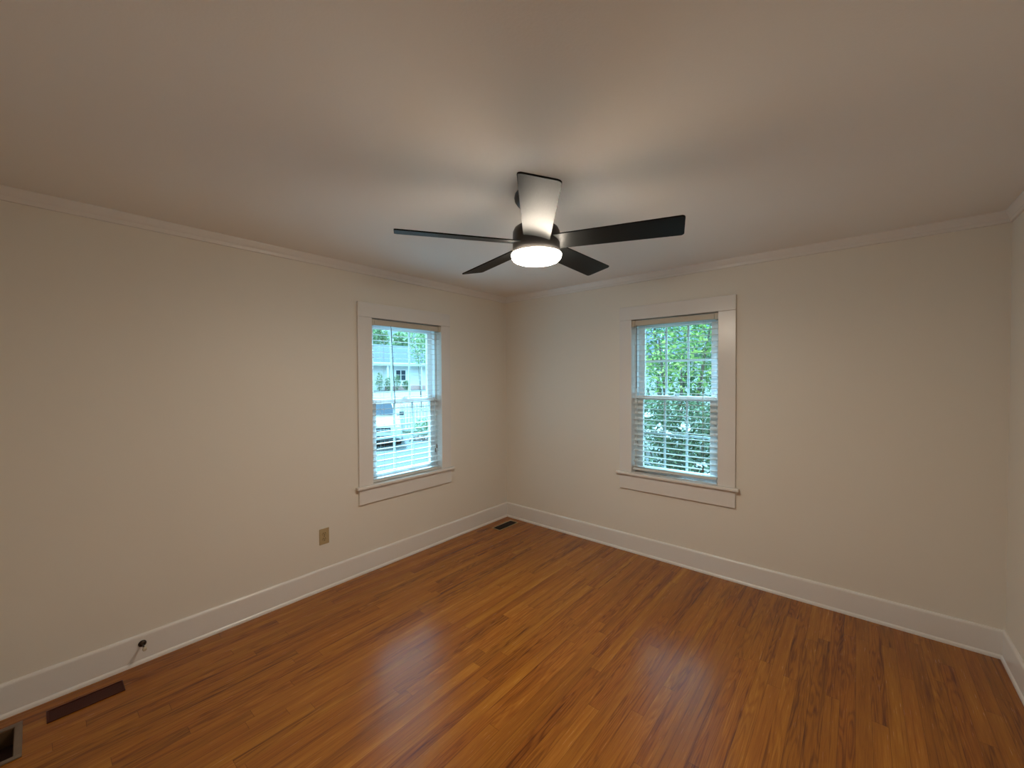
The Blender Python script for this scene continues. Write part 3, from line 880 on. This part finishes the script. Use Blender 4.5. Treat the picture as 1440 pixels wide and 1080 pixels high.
# --- lawn strip, plants and litter at the fence
lw = MB()
g0, g1, g2, g3 = [f0 + fdir * t + fnrm * u for t, u in ((0.1, -1.5), (7.5, -1.5), (7.5, 3.5), (0.1, 3.5))]
lw.prism(None, [(g.x, g.y, GZ - 0.03) for g in (g0, g1, g2, g3)], [(g.x, g.y, GZ + 0.014) for g in (g0, g1, g2, g3)])
struct(lw.build('lawn', M['grass']))
b_ = Vector((-12.612, 8.453, -1.165)); b_.z = GZ + 0.015
plant('fence_shrub', 'low loose green shrub in front of the white picket fence', 'shrub', b_, [((b_.x - 0.1, b_.y - 0.12, GZ + 0.42), (0.28, 0.28, 0.36)), ((b_.x + 0.2, b_.y + 0.15, GZ + 0.55), (0.28, 0.28, 0.42))], 0.12, 300, 'leaf_far', 21, 0.015)
b2 = Vector((-11.090, 7.256, -1.017)); b2.z = GZ + 0.03
rnd = random.Random(9); mb = MB()
leaves(mb, [(b2.x + rnd.gauss(0, 0.28), b2.y + rnd.gauss(0, 0.28), GZ + 0.03 + abs(rnd.gauss(0, 0.05))) for _ in range(380)], 0.085, rnd, aspect=0.7)
lp = mb.build('leaf_litter', M['litter'], None, b2)
tag(lp, 'pinkish brown leaf litter on the ground before the white fence', 'leaves'); lp['kind'] = 'stuff'

# --- house across the street, seen through the upper left window
ZH = GZ + 1.2
HX = -38.0
far = thing('house', (HX - 5, 27.0, ZH), 'pale house with blue-grey roof across the street outside the left window', 'house')
MB().box((HX - 9, 12, ZH), (HX, 40, ZH + 3.05)).build('wall', M['siding_blue'], far)
MB().prism(None, [(HX + 0.9, 11.4, ZH + 3.15), (HX - 9.9, 11.4, ZH + 3.15), (HX - 4.5, 11.4, ZH + 5.6)], [(HX + 0.9, 40.6, ZH + 3.15), (HX - 9.9, 40.6, ZH + 3.15), (HX - 4.5, 40.6, ZH + 5.6)]).build('roof', M['roof'], far)
MB().box((HX + 0.86, 11.4, ZH + 2.80), (HX + 0.96, 40.6, ZH + 3.16)).build('fascia', M['white'], far)
for y in (16.5, 20.3, 24.6, 29.4, 33.6):
    wn = MB()
    for u0, u1, z0_, z1_ in [(-0.75, 0.75, 1.0, 1.1), (-0.75, 0.75, 2.3, 2.4), (-0.75, -0.65, 1.1, 2.3), (0.65, 0.75, 1.1, 2.3), (-0.04, 0.04, 1.1, 2.3)]:
        wn.box((HX, y + u0, ZH + z0_), (HX + 0.07, y + u1, ZH + z1_))
    w_ = wn.build('window', M['white'], far)
    MB().box((HX, y - 0.65, ZH + 1.1), (HX + 0.03, y + 0.65, ZH + 2.3)).build('pane', M['darkglass'], w_)
for y in (18.0, 22.4, 27.0, 31.6):
    MB().box((HX + 0.62, y - 0.09, ZH), (HX + 0.80, y + 0.09, ZH + 2.80)).build('porch_post', M['white'], far)
MB().box((HX + 0.001, 22.5, ZH), (HX + 0.5, 33, ZH + 0.45)).build('brick_base', M['brick'], far)
hedge_spots = [(20.849, 2.1), (21.943, 1.55), (23.079, 1.95), (24.260, 1.2)]
labels = ['leftmost and tallest green hedge shrub before the pale house across the street', 'low green hedge shrub between two taller ones before the pale house',
          'third hedge shrub from the left, tall, before the pale house', 'smallest hedge shrub at the right end of the row before the pale house']
for i, (hy, hh) in enumerate(hedge_spots):
    q = Vector((-36.45, hy, ZH))
    plant('hedge_shrub', labels[i], 'shrub', q, [((q.x, q.y, ZH + hh * 0.5), (0.34, 0.40, hh * 0.48))], 0.17, 420, 'leaf_far', 31 + i, 0.04, 'hedge shrubs before the pale house')
# trees rising behind that roof
tree_spots = [(30.240, -52, 6.6, 'pale green tree rising behind the left of the blue-grey roof', 'leaf_far'),
              (34.508, -52, 6.0, 'green tree rising behind the middle of the blue-grey roof', 'leaf_far'),
              (39.255, -52, 6.9, 'mid green tree rising behind the right of the blue-grey roof', 'leaf_far')]
for i, (ty, x, zc, lab, mt_) in enumerate(tree_spots):
    q = Vector((x, ty, ZH))
    plant('street_tree', lab, 'tree', q, [((q.x, q.y, ZH + zc), (1.7, 1.75, 2.4)), ((q.x - 0.3, q.y + 0.2, ZH + zc + 1.5), (1.5, 1.6, 1.5))], 0.5, 1000, mt_, 41 + i, 0.16, 'trees behind the blue-grey roof', 0.6)
q = Vector((-21.554, 15.128, 3.171))
plant('yard_tree', 'slim leafy tree hanging over the right side of the blue-grey roof', 'tree', (q.x, q.y, ground_z(q.x)), [((q.x, q.y, q.z + 0.2), (0.8, 0.8, 1.0)), ((q.x - 0.2, q.y - 0.2, q.z + 1.7), (0.9, 1.0, 0.9))], 0.24, 700, 'leaf_far', 51, 0.03)
